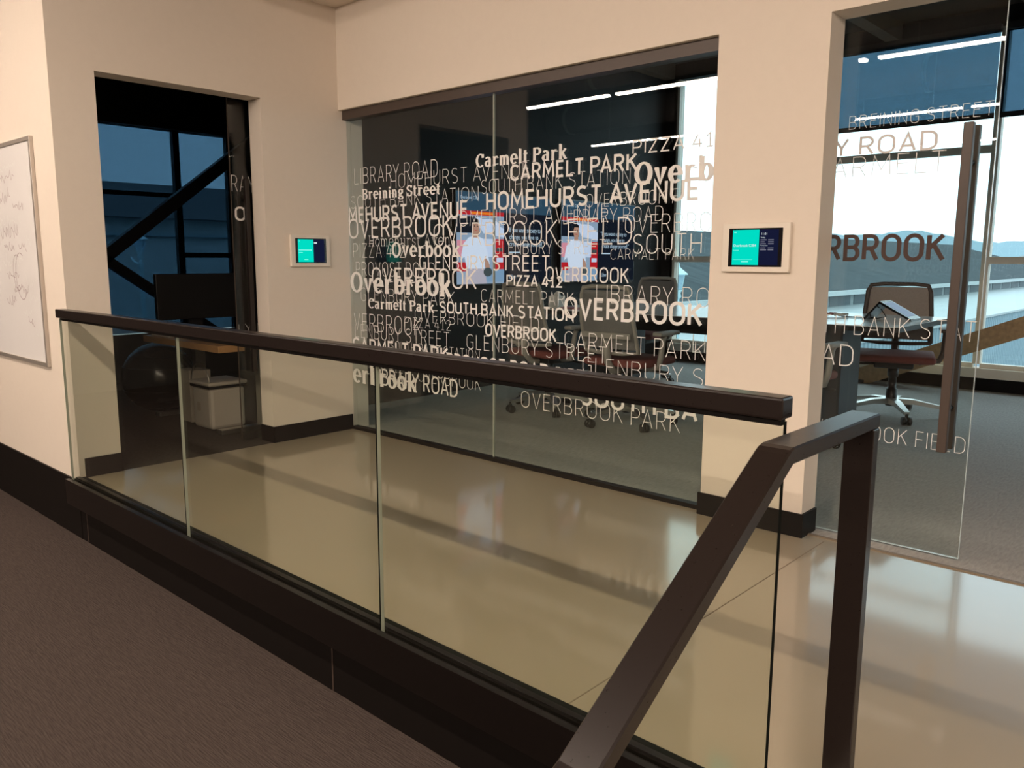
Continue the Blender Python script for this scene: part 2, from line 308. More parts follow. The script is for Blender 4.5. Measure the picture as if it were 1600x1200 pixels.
# ------------------------------------------------------------------ lettering: a stroke alphabet drawn with a flat pen
def arc(cx, cy, rx, ry, a0, a1, n=10):
    return [(cx + rx * math.cos(R(a0 + (a1 - a0) * i / n)), cy + ry * math.sin(R(a0 + (a1 - a0) * i / n))) for i in range(n + 1)]
def rrect(w, y0, y1, r):
    r = min(r, w / 2, (y1 - y0) / 2)
    p = arc(w - r, y1 - r, r, r, 90, 0, 5) + arc(w - r, y0 + r, r, r, 0, -90, 5) + arc(r, y0 + r, r, r, 270, 180, 5) + arc(r, y1 - r, r, r, 180, 90, 5)
    return p + [p[0], p[1]]
def caps():
    G = {}
    G['A'] = ([[(0, 0), (.3, 1), (.6, 0)], [(.1, .3), (.5, .3)]], .60)
    G['B'] = ([[(0, .52), (.3, .52)] + arc(.3, .76, .2, .24, -90, 90)[1:] + [(0, 1), (0, 0), (.3, 0)] + arc(.3, .26, .23, .26, -90, 90)[1:]], .53)
    G['C'] = ([arc(.30, .70, .30, .30, 35, 180, 8) + arc(.30, .30, .30, .30, 180, 325, 8)], .56)
    G['D'] = ([[(0, 0), (0, 1), (.25, 1)] + arc(.25, .68, .32, .32, 90, 0, 6) + arc(.25, .32, .32, .32, 0, -90, 6) + [(0, 0), (0, .1)]], .57)
    G['E'] = ([[(.44, 1), (0, 1), (0, 0), (.44, 0)], [(0, .52), (.4, .52)]], .44)
    G['F'] = ([[(.44, 1), (0, 1), (0, 0)], [(0, .5), (.4, .5)]], .42)
    G['G'] = ([arc(.30, .70, .30, .30, 40, 180, 8) + arc(.30, .30, .30, .30, 180, 290, 7) + [(.55, .08), (.55, .48), (.34, .48)]], .56)
    G['H'] = ([[(0, 0), (0, 1)], [(.55, 0), (.55, 1)], [(0, .52), (.55, .52)]], .55)
    G['I'] = ([[(0, 0), (0, 1)]], .0)
    G['J'] = ([[(.3, 1), (.3, .25)] + arc(.08, .25, .22, .25, 0, -110, 7)], .3)
    G['K'] = ([[(0, 0), (0, 1)], [(.52, 1), (.02, .47)], [(.17, .62), (.55, 0)]], .54)
    G['L'] = ([[(0, 1), (0, 0), (.42, 0)]], .42)
    G['M'] = ([[(0, 0), (.06, 1), (.37, .28), (.68, 1), (.74, 0)]], .74)
    G['N'] = ([[(0, 0), (0, 1), (.55, 0), (.55, 1)]], .55)
    G['O'] = ([rrect(.62, 0, 1, .3)], .62)
    G['P'] = ([[(0, 0), (0, 1), (.28, 1)] + arc(.28, .725, .24, .275, 90, -90, 10) + [(0, .45)]], .52)
    G['R'] = ([[(0, 0), (0, 1), (.28, 1)] + arc(.28, .735, .23, .265, 90, -90, 10) + [(0, .47)], [(.28, .47), (.53, 0)]], .53)
    G['S'] = ([arc(.26, .75, .25, .25, 40, 200, 8) + [(.10, .57), (.42, .44)] + arc(.26, .25, .25, .25, 30, -140, 9)], .52)
    G['T'] = ([[(0, 1), (.52, 1)], [(.26, 1), (.26, 0)]], .52)
    G['U'] = ([[(0, 1), (0, .28)] + arc(.275, .28, .275, .28, 180, 360, 10) + [(.55, 1)]], .55)
    G['V'] = ([[(0, 1), (.29, 0), (.58, 1)]], .58)
    G['Y'] = ([[(0, 1), (.28, .44), (.56, 1)], [(.28, .44), (.28, 0)]], .56)
    G['Z'] = ([[(0, 1), (.48, 1), (0, 0), (.5, 0)]], .5)
    G['1'] = ([[(0, .78), (.2, 1), (.2, 0)], [(.02, 0), (.36, 0)]], .36)
    G['2'] = ([arc(.24, .73, .24, .27, 160, -20, 10) + [(0, 0), (.5, 0)]], .5)
    G['4'] = ([[(.28, 1), (0, .25), (.52, .25)], [(.38, .62), (.38, 0)]], .52)
    return G
def serif(bold):
    """bold slab serif: thick stems, thin hairlines; serifs are short flat bars"""
    G = {}; X = .70; s = .13
    def sf(x, y, d=s): return [(x - d, y), (x + d, y)]
    def bowl(cx, rx, y0, y1): return arc(cx, (y0 + y1) / 2, rx, (y1 - y0) / 2, 90, 450, 22) + arc(cx, (y0 + y1) / 2, rx, (y1 - y0) / 2, 90, 106, 1)[1:]
    G['O'] = ([bowl(.37, .33, .02, .98)], .74)
    G['C'] = ([arc(.37, .5, .33, .48, 48, 312, 20), [(.60, .98), (.60, .70)]], .66)
    G['P'] = ([[(.12, 0), (.12, 1)], [(.12, .97), (.36, .97)] + arc(.36, .74, .22, .23, 90, -90, 10) + [(.12, .51)], sf(.12, .03), [(0, .97), (.14, .97)]], .62)
    G['B'] = ([[(.12, 0), (.12, 1)], [(0, .97), (.34, .97)] + arc(.34, .76, .2, .21, 90, -90, 9) + [(.12, .55)], [(.34, .53)] + arc(.34, .28, .24, .25, 90, -90, 9) + [(0, .03)]], .64)
    G['S'] = ([arc(.29, .74, .23, .23, 40, 205, 9) + [(.16, .58), (.44, .42)] + arc(.29, .27, .24, .24, 30, -150, 10), [(.49, .98), (.49, .76)], [(.07, .02), (.07, .26)]], .58)
    G['H'] = ([[(.12, 0), (.12, 1)], [(.56, 0), (.56, 1)], [(.12, .52), (.56, .52)], sf(.12, .03), sf(.12, .97), sf(.56, .03), sf(.56, .97)], .68)
    G['A'] = ([[(.08, 0), (.36, 1), (.64, 0)], [(.18, .32), (.54, .32)], sf(.08, .03), sf(.64, .03)], .72)
    G['v'] = ([[(.1, X), (.29, .03), (.48, X)], sf(.1, X - .02, .1), sf(.48, X - .02, .1)], .56)
    G['e'] = ([[(.05, .37), (.51, .37)] + arc(.28, .37, .23, .35, 0, 315, 18)], .55)
    G['r'] = ([[(.13, 0), (.13, X)], [(.13, .42)] + arc(.33, .42, .2, .26, 180, 60, 6), sf(.13, .03), [(0, X - .02), (.15, X - .02)], [(.43, .60), (.44, .56)]], .47)
    G['b'] = ([[(.12, 0), (.12, 1.05)], bowl(.34, .21, .02, X), [(0, 1.03), (.14, 1.03)]], .60)
    G['o'] = ([bowl(.28, .24, .02, X)], .56)
    G['k'] = ([[(.12, 0), (.12, 1.05)], [(.5, X - .03), (.12, .3)], [(.27, .43), (.52, 0)], sf(.12, .03), [(0, 1.03), (.14, 1.03)], sf(.52, .03, .1), sf(.47, X - .02, .1)], .63)
    G['a'] = ([arc(.25, .50, .18, .20, 150, 0, 8) + [(.43, .1)] + arc(.51, .1, .08, .08, 180, 300, 4), [(.43, .40)] + arc(.24, .21, .17, .20, 100, 300, 10) + [(.43, .14)]], .57)
    def hump(x0, x1): return [(x0, .42)] + arc((x0 + x1) / 2, .44, (x1 - x0) / 2, .25, 180, 0, 9) + [(x1, 0)]
    G['n'] = ([[(.12, 0), (.12, X)], hump(.12, .45), sf(.12, .03, .11), sf(.45, .03, .11), [(0, X - .02), (.14, X - .02)]], .58)
    G['m'] = ([[(.12, 0), (.12, X)], hump(.12, .42), hump(.42, .72), sf(.12, .03, .1), sf(.42, .03, .1), sf(.72, .03, .1), [(0, X - .02), (.14, X - .02)]], .84)
    G['h'] = ([[(.12, 0), (.12, 1.05)], hump(.12, .45), sf(.12, .03, .11), sf(.45, .03, .11), [(0, 1.03), (.14, 1.03)]], .58)
    G['u'] = ([[(.12, X), (.12, .26)] + arc(.28, .26, .16, .22, 180, 350, 7), [(.45, X), (.45, 0)], [(0, X - .02), (.14, X - .02)], [(.33, X - .02), (.47, X - .02)], [(.45, .03), (.56, .03)]], .58)
    G['l'] = ([[(.12, 0), (.12, 1.05)], sf(.12, .03), [(0, 1.03), (.14, 1.03)]], .25)
    G['i'] = ([[(.12, 0), (.12, X)], sf(.12, .03), [(0, X - .02), (.14, X - .02)], [(.12, .86), (.12, 1.02)]], .25)
    G['t'] = ([[(.14, .92), (.14, .14)] + arc(.24, .14, .1, .12, 180, 300, 5), [(0, X - .03), (.34, X - .03)]], .36)
    G['s'] = ([arc(.23, .52, .16, .17, 40, 205, 7) + [(.15, .40), (.32, .30)] + arc(.22, .18, .17, .16, 30, -150, 8), [(.38, .70), (.38, .54)], [(.06, 0), (.06, .16)]], .44)
    G['g'] = ([bowl(.27, .19, .26, X), [(.2, .27), (.12, .18), (.2, .08), (.40, .05)] + arc(.38, -.07, .12, .12, 80, -90, 6) + arc(.22, -.07, .16, .12, 270, 90, 8), [(.42, .62), (.56, .66)]], .56)
    return G
CAPS = caps(); SERIF = serif(True)
PEN = {'t': (.042, .042, .26), 'l': (.060, .060, .24), 'm': (.115, .110, .22), 'b': (.185, .165, .20), 'g': (.165, .150, .20), 'd': (.185, .170, .20), 's': (.265, .105, .05), 'x': (.05, .045, .08)}
def letter_run(s, st):
    G = SERIF if st in 'sx' else CAPS; px, py, gap = PEN[st]; x = 0.0; out = []
    for i_, ch in enumerate(s):
        if s[i_ - 1:i_ + 1] in ('LT', 'AV', 'RT', 'LY', 'RY', 'AT', 'TA', 'PA'): x -= .10
        if ch == ' ': x += .30; continue
        if ch not in G: continue
        strokes, wd = G[ch]
        for p in strokes: out.append([(x + u, v) for u, v in p])
        x += wd + gap + (px * .4)
    return out, x - gap
def pen_mesh(bm, strokes, px, py, sx, sy, place0):
    for si, pts in enumerate(strokes):
        place = (lambda u, v, d=.00004 * (si % 12): place0(u, v, d))
        q = [pts[0]]
        for p in pts[1:]:
            if (p[0] - q[-1][0]) ** 2 + (p[1] - q[-1][1]) ** 2 > 1e-8: q.append(p)
        if len(q) < 2: continue
        P = [Vector((u * sx, v * sy)) for u, v in q]; n = len(P); prev = None
        for i in range(n):
            d0 = (P[i] - P[i - 1]).normalized() if i else (P[1] - P[0]).normalized()
            d1 = (P[i + 1] - P[i]).normalized() if i < n - 1 else d0
            n0 = Vector((-d0.y, d0.x)); n1 = Vector((-d1.y, d1.x)); m_ = n0 + n1
            if m_.length < .3: m_ = n0
            m_.normalize(); k = 1 / max(.42, m_.dot(n0))
            off = Vector((m_.x * px * sy * .5 * k, m_.y * py * sy * .5 * k))
            place = (lambda u, v, d=.00004 * (si % 12) + .00012 * i / n: place0(u, v, d)); a = bm.verts.new(place(*(P[i] + off))); b_ = bm.verts.new(place(*(P[i] - off)))
            if prev: bm.faces.new((prev[0], prev[1], b_, a))
            prev = (a, b_)
NL = [0]
def lettering(s, st, pre, x0, z0, width, cap, place, parent, lo=None, hi=None):
    _, wv = letter_run(s, st); sx = width / wv
    strokes, _w = letter_run(pre + s, st); shift = (_w - wv) * sx if pre else 0
    bm = bmesh.new(); px, py, _g = PEN[st]
    NL[0] = (NL[0] + 1) % 8; lay = NL[0] * .0006
    pl = lambda u, v, d: place(x0 - shift + u + px * cap * .3, z0 + v, d + lay)
    pen_mesh(bm, strokes, px, py, sx, cap, pl)
    return obj('lettering', bm, {'g': 'vinyl_grey', 'd': 'vinyl_brown'}.get(st, 'vinyl'), parent)
def btext(body, size, place, m, parent, name='screen_text', sx=1.0):
    cu = bpy.data.curves.new('t', 'FONT'); cu.body = body; cu.size = size; to = bpy.data.objects.new('t', cu); COL.objects.link(to)
    dg = bpy.context.evaluated_depsgraph_get(); me = bpy.data.meshes.new_from_object(to.evaluated_get(dg))
    bm = bmesh.new(); bm.from_mesh(me); bpy.data.objects.remove(to); bpy.data.meshes.remove(me)
    for v in bm.verts: v.co = Vector(place(v.co.x * sx, v.co.y))
    return obj(name, bm, m, parent)

TB=[
('LIBRARY ROAD','t',-4.465,1.648,0.805,0.098),
('HOMEHURST AVENUE','t',-4.094,1.602,1.155,0.082),
('Breining Street','s',-4.388,1.546,0.755,0.065),
('SOUTH BANK STATION','t',-4.510,1.493,1.192,0.079),
('MEHURST AVENUE','b',-4.542,1.406,1.135,0.088),
('OVERBROOK','m',-4.533,1.303,1.002,0.118),
('Homehurst Aven','x',-4.327,1.244,0.779,0.070),
('PIZZA 412','t',-4.499,1.174,0.531,0.089),
('Overbook','s',-4.097,1.179,0.632,0.088),
('GLENBURY STREET','m',-3.830,1.105,1.041,0.078),
('PROVOST ROAD','t',-4.473,1.053,0.782,0.089),
('OVERBROOK','m',-4.299,0.996,0.961,0.108),
('Overbrook','s',-4.541,0.945,1.001,0.129),
('GLENBURY PARK','t',-4.423,0.888,0.905,0.085),
('Carmelt Park','s',-4.346,0.843,0.652,0.063),
('SOUTH BANK STATION','b',-3.648,0.848,1.023,0.062),
('VERBROOK','t',-4.509,0.692,0.683,0.109),
('OVERBROOK FIELD','t',-3.879,0.779,1.018,0.076),
('PIZZA 412','t',-3.979,0.741,0.426,0.061),
('LENBURY STREET','t',-4.497,0.641,0.931,0.087),
('CARMELT PARK','b',-4.522,0.547,0.944,0.084),
('SOUTH BANK STATION','t',-4.124,0.578,0.813,0.063),
('CARMELT PARK','t',-3.294,0.925,0.672,0.070),
('PIZZA 412','b',-3.099,1.023,0.398,0.053),
('OVERBROOK','b',-3.264,0.734,0.524,0.063),
('GLENBURY STREET','t',-3.417,0.645,1.010,0.083),
('PROVOST ROAD','b',-3.590,0.527,0.800,0.074),
('PIZZA 412','t',-2.736,0.535,0.435,0.062),
('erbrook','s',-4.568,0.330,0.704,0.121),
('LIBRARY ROAD','m',-4.305,0.344,0.804,0.100),
('PIZZA 412','t',-4.406,0.439,0.401,0.066),
('OVERBROOK','t',-3.857,0.404,0.551,0.082),
('OVERBROOK PARK','t',-2.986,0.351,1.014,0.087),
('SOUTH BA','b',-2.565,0.420,0.683,0.092),
('Carmelt Park','s',-3.338,1.676,0.660,0.070),
('CARMELT PARK','b',-3.070,1.591,0.815,0.075),
('SOUTH BANK STATION','t',-3.293,1.529,1.003,0.074),
('PIZZA 41','m',-2.278,1.666,0.426,0.059),
('Overb','s',-2.264,1.519,0.418,0.102),
('HOMEHURST AVENUE','b',-3.255,1.441,1.337,0.088),
('OVERBROOK F','t',-2.554,1.427,0.529,0.063),
('HOMEHURST AVENUE','t',-3.547,1.354,1.133,0.085),
('LIBRARY ROAD','t',-2.698,1.348,0.597,0.068),
('OVERBROOK FIELD','l',-3.694,1.244,1.420,0.125),
('OVERBRO','t',-2.311,1.295,0.462,0.083),
('SOUTH','l',-2.261,1.197,0.369,0.089),
('CARMALT PARK','t',-2.393,1.168,0.466,0.050),
('GLENBURY STREET','t',-3.193,1.194,0.764,0.071),
('OVERBROOK','m',-2.812,1.053,0.524,0.071),
('LIBRARY RO','t',-2.478,0.953,0.632,0.087),
('OVERBROOK','b',-2.681,0.869,0.802,0.097),
('CARMELT PARK','t',-2.678,0.707,0.826,0.085),
('GLENBURY S','t',-2.556,0.588,0.700,0.080)]
TD=[
('BREINING STREET','t','',-1.297,1.691,0.515,0.050),
('Y ROAD','g','LIBRAR',-1.350,1.589,0.387,0.064),
('ARMELT','t','C',-1.355,1.503,0.427,0.077),
('RBROOK','d','OVE',-1.361,1.172,0.451,0.093),
('TH BANK STAT','t','SOU',-1.358,0.865,0.584,0.076),
('AD','l','LIBRARY RO',-1.352,0.732,0.131,0.085),
('OOK FIELD','t','OVERBR',-1.127,0.432,0.351,0.062)]


# ------------------------------------------------------------------ lettered glass wall
gw = sthing('window_1', 'tall frameless glass wall covered in overlapping white street-name lettering', 'glass wall', (-3.2, YG, 0))
obj('header_channel', box(XA, -1.815, YG - .035, YG + .035, 2.06, ZT), 'header', gw)
obj('floor_channel', box(XA + .01, -1.80, YG - .022, YG + .022, 0, .022), 'black', gw)
pL = obj('pane', box(XA + .004, -3.206, YG - .006, YG + .006, .018, 2.065), 'glass', gw)
pR = obj('pane', box(-3.200, -1.812, YG - .006, YG + .006, .018, 2.065), 'glass', gw)
obj('silicone_joint', box(-3.206, -3.200, YG - .0065, YG + .0065, .018, 2.062), 'edge', gw)
plB = lambda u, v, d: (u, YG - .0065 - d, v)
for s, st, x0, z0, wd, cap in TB:
    if x0 < -4.535: wd -= (-4.535 - x0); x0 = -4.535
    lettering(s, st, '', x0, z0, wd, cap, plB, pL if x0 + wd / 2 < -3.203 else pR)

# ------------------------------------------------------------------ sliding glass door of the meeting room
dr = sthing('door_1', 'sliding glass door with white lettering and long bar handles, half open', 'glass door', (-1.25, YD, 0))
dp = obj('pane', box(-1.80, -.766, YD - .006, YD + .006, .010, 2.16), 'glass', dr)
obj('pane_edge', box(-.766, -.7645, YD - .006, YD + .006, .010, 2.16), 'edgelight', dr)
obj('pane_edge', box(-1.80, -.766, YD - .006, YD + .006, .0085, .010), 'edgelight', dr)
obj('top_track', box(-2.2, .45, YD - .02, YD + .035, 2.15, 2.22), 'header', dr)
for s, st, pre, x0, z0, wd, cap in TD: lettering(s, st, pre, x0, z0, wd, cap, lambda u, v, d: (u, YD - .0065 - d, v), dp)
hA = obj('handle', box(-.864, -.830, YD - .060, YD - .030, .434, 1.668, bev=.003), 'header', dr)
hB = obj('handle', box(-.864, -.830, YD + .030, YD + .060, .434, 1.668, bev=.003), 'header', dr)
for z in (.60, 1.53):
    obj('standoff', tube(bmesh.new(), [(-.847, YD - .032, z), (-.847, YD + .032, z)], .011, 12), 'black', dr, True)

# sliding door of the dark room
d2 = sthing('door_2', 'sliding glass door of the dark room, slid open behind the beige wall', 'glass door', (-4.72, 3.0, 0))
p2 = obj('pane', box(-4.726, -4.714, 2.595, 3.36, .01, 2.16), 'glass', d2)
obj('pane_edge', box(-4.726, -4.714, 2.5935, 2.595, .01, 2.16), 'header', d2)
obj('top_track', box(-4.75, -4.69, 1.70, 3.37, 2.15, 2.21), 'header', d2)
pl2 = lambda u, v, d: (-4.7135 + d, u, v)
lettering('RAY', 't', '', 2.598, 1.572, .15, .095, pl2, p2)
lettering('O J', 'b', '', 2.612, 1.400, .15, .075, pl2, p2)
lettering('LY N', 't', '', 2.600, .700, .17, .055, pl2, p2)
obj('handle', box(-4.77, -4.745, 2.665, 2.695, .45, 1.65, bev=.003), 'bronze', d2)
obj('handle', box(-4.695, -4.67, 2.665, 2.695, .45, 1.65, bev=.003), 'bronze', d2)
for z in (.62, 1.52): obj('standoff', tube(bmesh.new(), [(-4.75, 2.68, z), (-4.69, 2.68, z)], .010, 10), 'black', d2, True)

# ------------------------------------------------------------------ glass railing
rl = thing('glass_railing', 'glass railing with a dark bronze cap rail and floor shoe along the raised floor', 'railing', (-2.6, 1.5, ZL))
yg = 1.505
obj('cap_rail', box(-4.505, -.652, yg - .026, yg + .026, .863, .907, bev=.005), 'bronze', rl)
obj('rail_gasket', box(-4.49, -.66, yg - .010, yg + .010, .850, .866), 'black', rl)
sp = [(1.468, -.113), (1.468, .017), (1.488, .017), (1.488, -.02), (1.520, -.02), (1.520, .017), (1.540, .017), (1.540, -.113)]
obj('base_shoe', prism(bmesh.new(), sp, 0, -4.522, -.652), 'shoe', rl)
obj('shoe_gasket', box(-4.52, -.654, 1.489, 1.4985, -.02, .012), 'black', rl)
obj('shoe_gasket', box(-4.52, -.654, 1.5115, 1.519, -.02, .012), 'black', rl)
J = [-4.520, -3.223, -1.928, -.652]
for a, bb in zip(J, J[1:]):
    g_ = obj('glass_panel', box(a + .004, bb - .004, yg - .006, yg + .006, -.015, .858), 'railglass', rl)
    obj('panel_edge', box(a + .003, a + .004, yg - .006, yg + .006, -.015, .858), 'edge', g_)
    obj('panel_edge', box(bb - .004, bb - .003, yg - .006, yg + .006, -.015, .858), 'edgedark', g_)

# ------------------------------------------------------------------ bent handrail
hr = thing('stair_handrail', 'dark bronze flat-bar handrail bending down beside the steps, with a square post', 'handrail', (-.577, 1.69, 0))
x0, x1, th = -.607, -.547, .030
zt = .859
out = [(1.715, zt), (1.300, zt), (1.287, zt - .003), (1.276, zt - .009), (.752, .530), (.737, .523), (.722, .519), (.33, .517)]
path = []
for i, (y, z) in enumerate(out):
    a = Vector((0, *out[max(0, i - 1)])); c_ = Vector((0, *out[min(len(out) - 1, i + 1)])); d = (c_ - a).normalized()
    path.append(((0, y, z), (1, 0, 0), Vector((1, 0, 0)).cross(d).normalized() * (1 if Vector((1, 0, 0)).cross(d).z < 0 else -1)))
bev = .003
prof = [(x0 + bev, 0), (x1 - bev, 0), (x1, bev), (x1, th - bev), (x1 - bev, th), (x0 + bev, th), (x0, th - bev), (x0, bev)]
obj('rail', sweep(bmesh.new(), path, prof), 'bronze', hr)
obj('post', box(x0, x1, 1.685, 1.715, 0, zt - th, bev=.002), 'bronze', hr)
obj('lower_post', box(x0, x1, .335, .365, ZL, .49, bev=.002), 'bronze', hr)
# ------------------------------------------------------------------ whiteboard
wb = thing('whiteboard', 'framed whiteboard with faint scribbled notes on the bright cream wall', 'whiteboard', (-5.9, YW, .577))
obj('board', box(-6.93, -4.845, YW - .012, YW - .001, .585, 1.785), 'wb', wb)
obj('frame_rail', box(-6.95, -4.835, YW - .020, YW - .0005, 1.775, 1.797, bev=.002), 'alu_frame', wb)
obj('frame_rail', box(-6.95, -4.835, YW - .020, YW - .0005, .573, .595, bev=.002), 'alu_frame', wb)
obj('frame_stile', box(-4.857, -4.835, YW - .020, YW - .0005, .595, 1.775, bev=.002), 'alu_frame', wb)
obj('frame_stile', box(-6.95, -6.928, YW - .020, YW - .0005, .595, 1.775, bev=.002), 'alu_frame', wb)
def scrib(x, z, L, h, m, seed):
    r_ = random.Random(seed); pts = []; n = max(6, int(L / .012))
    for i in range(n + 1):
        pts.append((x + L * i / n + r_.uniform(-.006, .006), z + r_.uniform(-h, h) + (h * .8 if i % 4 == 0 else 0)))
    bm = bmesh.new(); pen_mesh(bm, [pts], .0032, .0032, 1, 1, lambda u, v, d: (u, YW - .0126 - d, v)); obj('marker_writing', bm, m, wb)
k = 0
for z, xa, L in ((1.66, -5.45, .34), (1.60, -5.40, .26), (1.50, -5.46, .22), (1.44, -5.20, .17), (1.36, -5.46, .36), (1.30, -5.45, .30), (1.22, -5.42, .18), (1.22, -5.16, .12), (1.14, -5.45, .34), (1.06, -5.40, .20), (.98, -5.30, .24), (.90, -5.45, .16), (.86, -5.18, .14), (.80, -5.10, .10), (1.66, -6.6, .6), (1.5, -6.5, .5), (1.3, -6.6, .7)):
    scrib(xa, z, L, .020 + .006 * (k % 3), 'ink' if k % 4 else 'ink2', 40 + k); k += 1
for z, xa, L in ((1.25, -5.05, .12), (1.02, -5.08, .15), (.93, -5.06, .14), (.76, -5.0, .09)):
    scrib(xa, z, L, .035, 'ink2', 90 + k); k += 1
for (cx, cz, rx, rz) in ((-5.22, 1.08, .07, .10), (-5.16, 1.06, .09, .13)):
    bm = bmesh.new(); pen_mesh(bm, [arc(cx, cz, rx, rz, 60, 320, 20)], .004, .004, 1, 1, lambda u, v, d: (u, YW - .0126 - d, v)); obj('marker_writing', bm, 'ink', wb)

# ------------------------------------------------------------------ room-booking tablets
def tablet(label, P, loc, big):
    """P(u, v, d): u to the right 0..0.31, v up from the lower edge, d away from the wall"""
    t = thing('wall_tablet', label, 'tablet', loc, group='room booking tablets')
    def slab(name, u0, u1, v0, v1, d0, d1, m, bev=0.0):
        a, c = P(u0, v0, d0), P(u1, v1, d1); lo = [min(p, q) for p, q in zip(a, c)]; hi = [max(p, q) for p, q in zip(a, c)]
        return obj(name, box(lo[0], hi[0], lo[1], hi[1], lo[2], hi[2], bev=bev), m, t)
    slab('mount', 0, .300, 0, .204, 0, .022, 'mount', .004)
    slab('bezel', .031, .269, .022, .183, .018, .0235, 'bezel', .0022)
    slab('screen_panel', .050, .168, .030, .176, .0236, .0240, 'green')
    slab('screen_panel', .168, .252, .030, .176, .0236, .0239, 'navy')
    tp = lambda u0, v0: (lambda u, v: P(u0 + u, v0 + v, .0245))
    if big:
        btext('Overbrook C3B4', .0155, tp(.054, .106), 'scrwhite', t, sx=.92)
        btext('Available', .0075, tp(.054, .089), 'scrmint', t); btext('11:01', .0135, tp(.175, .154), 'scrwhite', t)
        btext('Today', .008, tp(.175, .141), 'scrwhite', t); btext('Tomorrow', .007, tp(.175, .108), 'scrwhite', t)
        for i, v in enumerate((.132, .124, .116, .099, .091)):
            slab('text_line', .175, .175 + (.026, .018, .024, .022, .026)[i], v, v + .0035, .0241, .0243, 'scrgrey'); slab('text_line', .208, .232, v, v + .0035, .0241, .0243, 'scrgrey')
        slab('text_line', .056, .142, .052, .0528, .0241, .0243, 'scrmint'); slab('text_line', .092, .124, .042, .046, .0241, .0243, 'scrmint')
        slab('text_line', .056, .066, .164, .168, .0241, .0243, 'scrmint')
    else:
        slab('text_line', .055, .155, .104, .110, .0241, .0243, 'scrmint'); slab('text_line', .055, .085, .090, .093, .0241, .0243, 'scrmint')
        slab('text_line', .095, .125, .044, .048, .0241, .0243, 'scrmint'); slab('text_line', .057, .066, .163, .166, .0241, .0243, 'scrmint')
        slab('text_line', .173, .196, .150, .158, .0241, .0243, 'scrwhite')
    return t
tablet('wall tablet with a green screen on the beige wall left of the lettered glass', lambda u, v, d: (XA + d, 2.880 + u * .97, 1.113 + v * .98), (XA, 3.02, 1.113), False)
tablet('wall tablet with a green and navy screen on the cream pillar beside the door', lambda u, v, d: (-1.748 + u * 1.02, YB - d, 1.116 + v * 1.01), (-1.59, YB, 1.116), True)

# ------------------------------------------------------------------ wall televisions
TVC = {'bg': (.30, .40, .55), 'haze': (.62, .72, .95), 'dark': (.006, .010, .020), 'band': (.030, .075, .125), 'red': (.55, .015, .025), 'orange': (.9, .25, .02), 'shirt': (.72, .80, .98), 'skin': (.48, .27, .20), 'hair': (.01, .01, .012), 'pants': (.50, .46, .55), 'pink': (.75, .30, .38), 'txt': (.55, .72, .90), 'gear': (.06, .08, .09), 'floor': (.22, .36, .55)}
for k_, v_ in TVC.items(): MT['tv_' + k_] = emit('screen_image_' + k_, v_, .95)
def television(label, y0, y1, z0, z1):
    t = thing('television', label, 'television', (-5.2, (y0 + y1) / 2, z0), group='wall televisions of the meeting room')
    W, H = y1 - y0, z1 - z0; X0 = -5.155
    obj('body', box(-5.20, X0, y0 - .012, y1 + .012, z0 - .015, z1 + .012, bev=.004), 'bezel', t)
    lay = [0]
    def poly(pts, m, name='picture_shape'):
        lay[0] += 1; bm = bmesh.new(); x = X0 + .0004 * lay[0]
        bm.faces.new([bm.verts.new((x, y0 + u * W, z0 + v * H)) for u, v in pts]); return obj(name, bm, 'tv_' + m, t)
    def rc(u0, u1, v0, v1, m, name='picture_shape'): return poly([(u0, v0), (u1, v0), (u1, v1), (u0, v1)], m, name)
    def el(u, v, a, b_, m): return poly([(u + a * math.cos(2 * PI * i / 18), v + b_ * math.sin(2 * PI * i / 18)) for i in range(18)], m)
    rc(0, 1, 0, 1, 'dark', 'screen'); rc(0, 1, .80, 1, 'band'); rc(0, .47, 0, .77, 'bg')
    rc(0, .47, .755, .80, 'red'); rc(.14, .38, .765, .79, 'orange')
    rc(0, .22, .56, .74, 'dark'); poly([(.2, .74), (.47, .62), (.47, .52), (.26, .56), (.17, .72)], 'haze'); el(.30, .66, .12, .06, 'haze')
    rc(.37, .47, .16, .50, 'red'); rc(.39, .46, .36, .40, 'gear'); rc(.39, .46, .24, .29, 'haze'); rc(0, .12, .30, .48, 'pink'); rc(0, .10, .14, .24, 'red'); rc(.12, .38, .30, .50, 'haze')
    rc(.27, .47, .02, .16, 'floor')
    poly([(.06, .0), (.09, .18), (.27, .18), (.29, .0)], 'pants')
    poly([(.09, .17), (.07, .30), (.03, .26), (.06, .44), (.11, .51), (.16, .53), (.20, .53), (.25, .50), (.29, .38), (.32, .22), (.28, .20), (.27, .30), (.27, .17)], 'shirt')
    poly([(.27, .30), (.31, .24), (.33, .12), (.30, .10), (.27, .2)], 'skin'); el(.30, .13, .045, .05, 'gear')
    rc(.155, .205, .51, .57, 'skin'); el(.18, .62, .036, .085, 'skin'); poly([(.145, .64), (.15, .70), (.18, .725), (.21, .70), (.215, .64), (.205, .675), (.155, .675)], 'hair')
    el(.167, .635, .006, .008, 'hair'); el(.193, .635, .006, .008, 'hair'); rc(.168, .193, .585, .592, 'red')
    def tx(s, u, v, size, m='tv_txt'): 
        x = X0 + .012; btext(s, size, lambda a, b_: (x, y0 + u * W + a, z0 + v * H + b_), m, t, sx=.82)
    tx('\u201cIf you want society to', .50, .585, .062); tx('change, you have to', .52, .505, .062); tx('create change yourself.\u201d', .52, .425, .062)
    tx('Uber', .52, .05, .055); tx('Overbrook C3B4', .03, .925, .038); tx('11:01', .52, .88, .030)
    rc(.52, .64, .345, .36, 'txt', 'text_line')
    return t
television('nearer wall screen showing a man in white and a quotation, crossed by the glass joint', 4.915, 6.185, .945, 1.74)
television('farther wall screen showing the same man and quotation, right of the first', 6.345, 7.615, .945, 1.74)

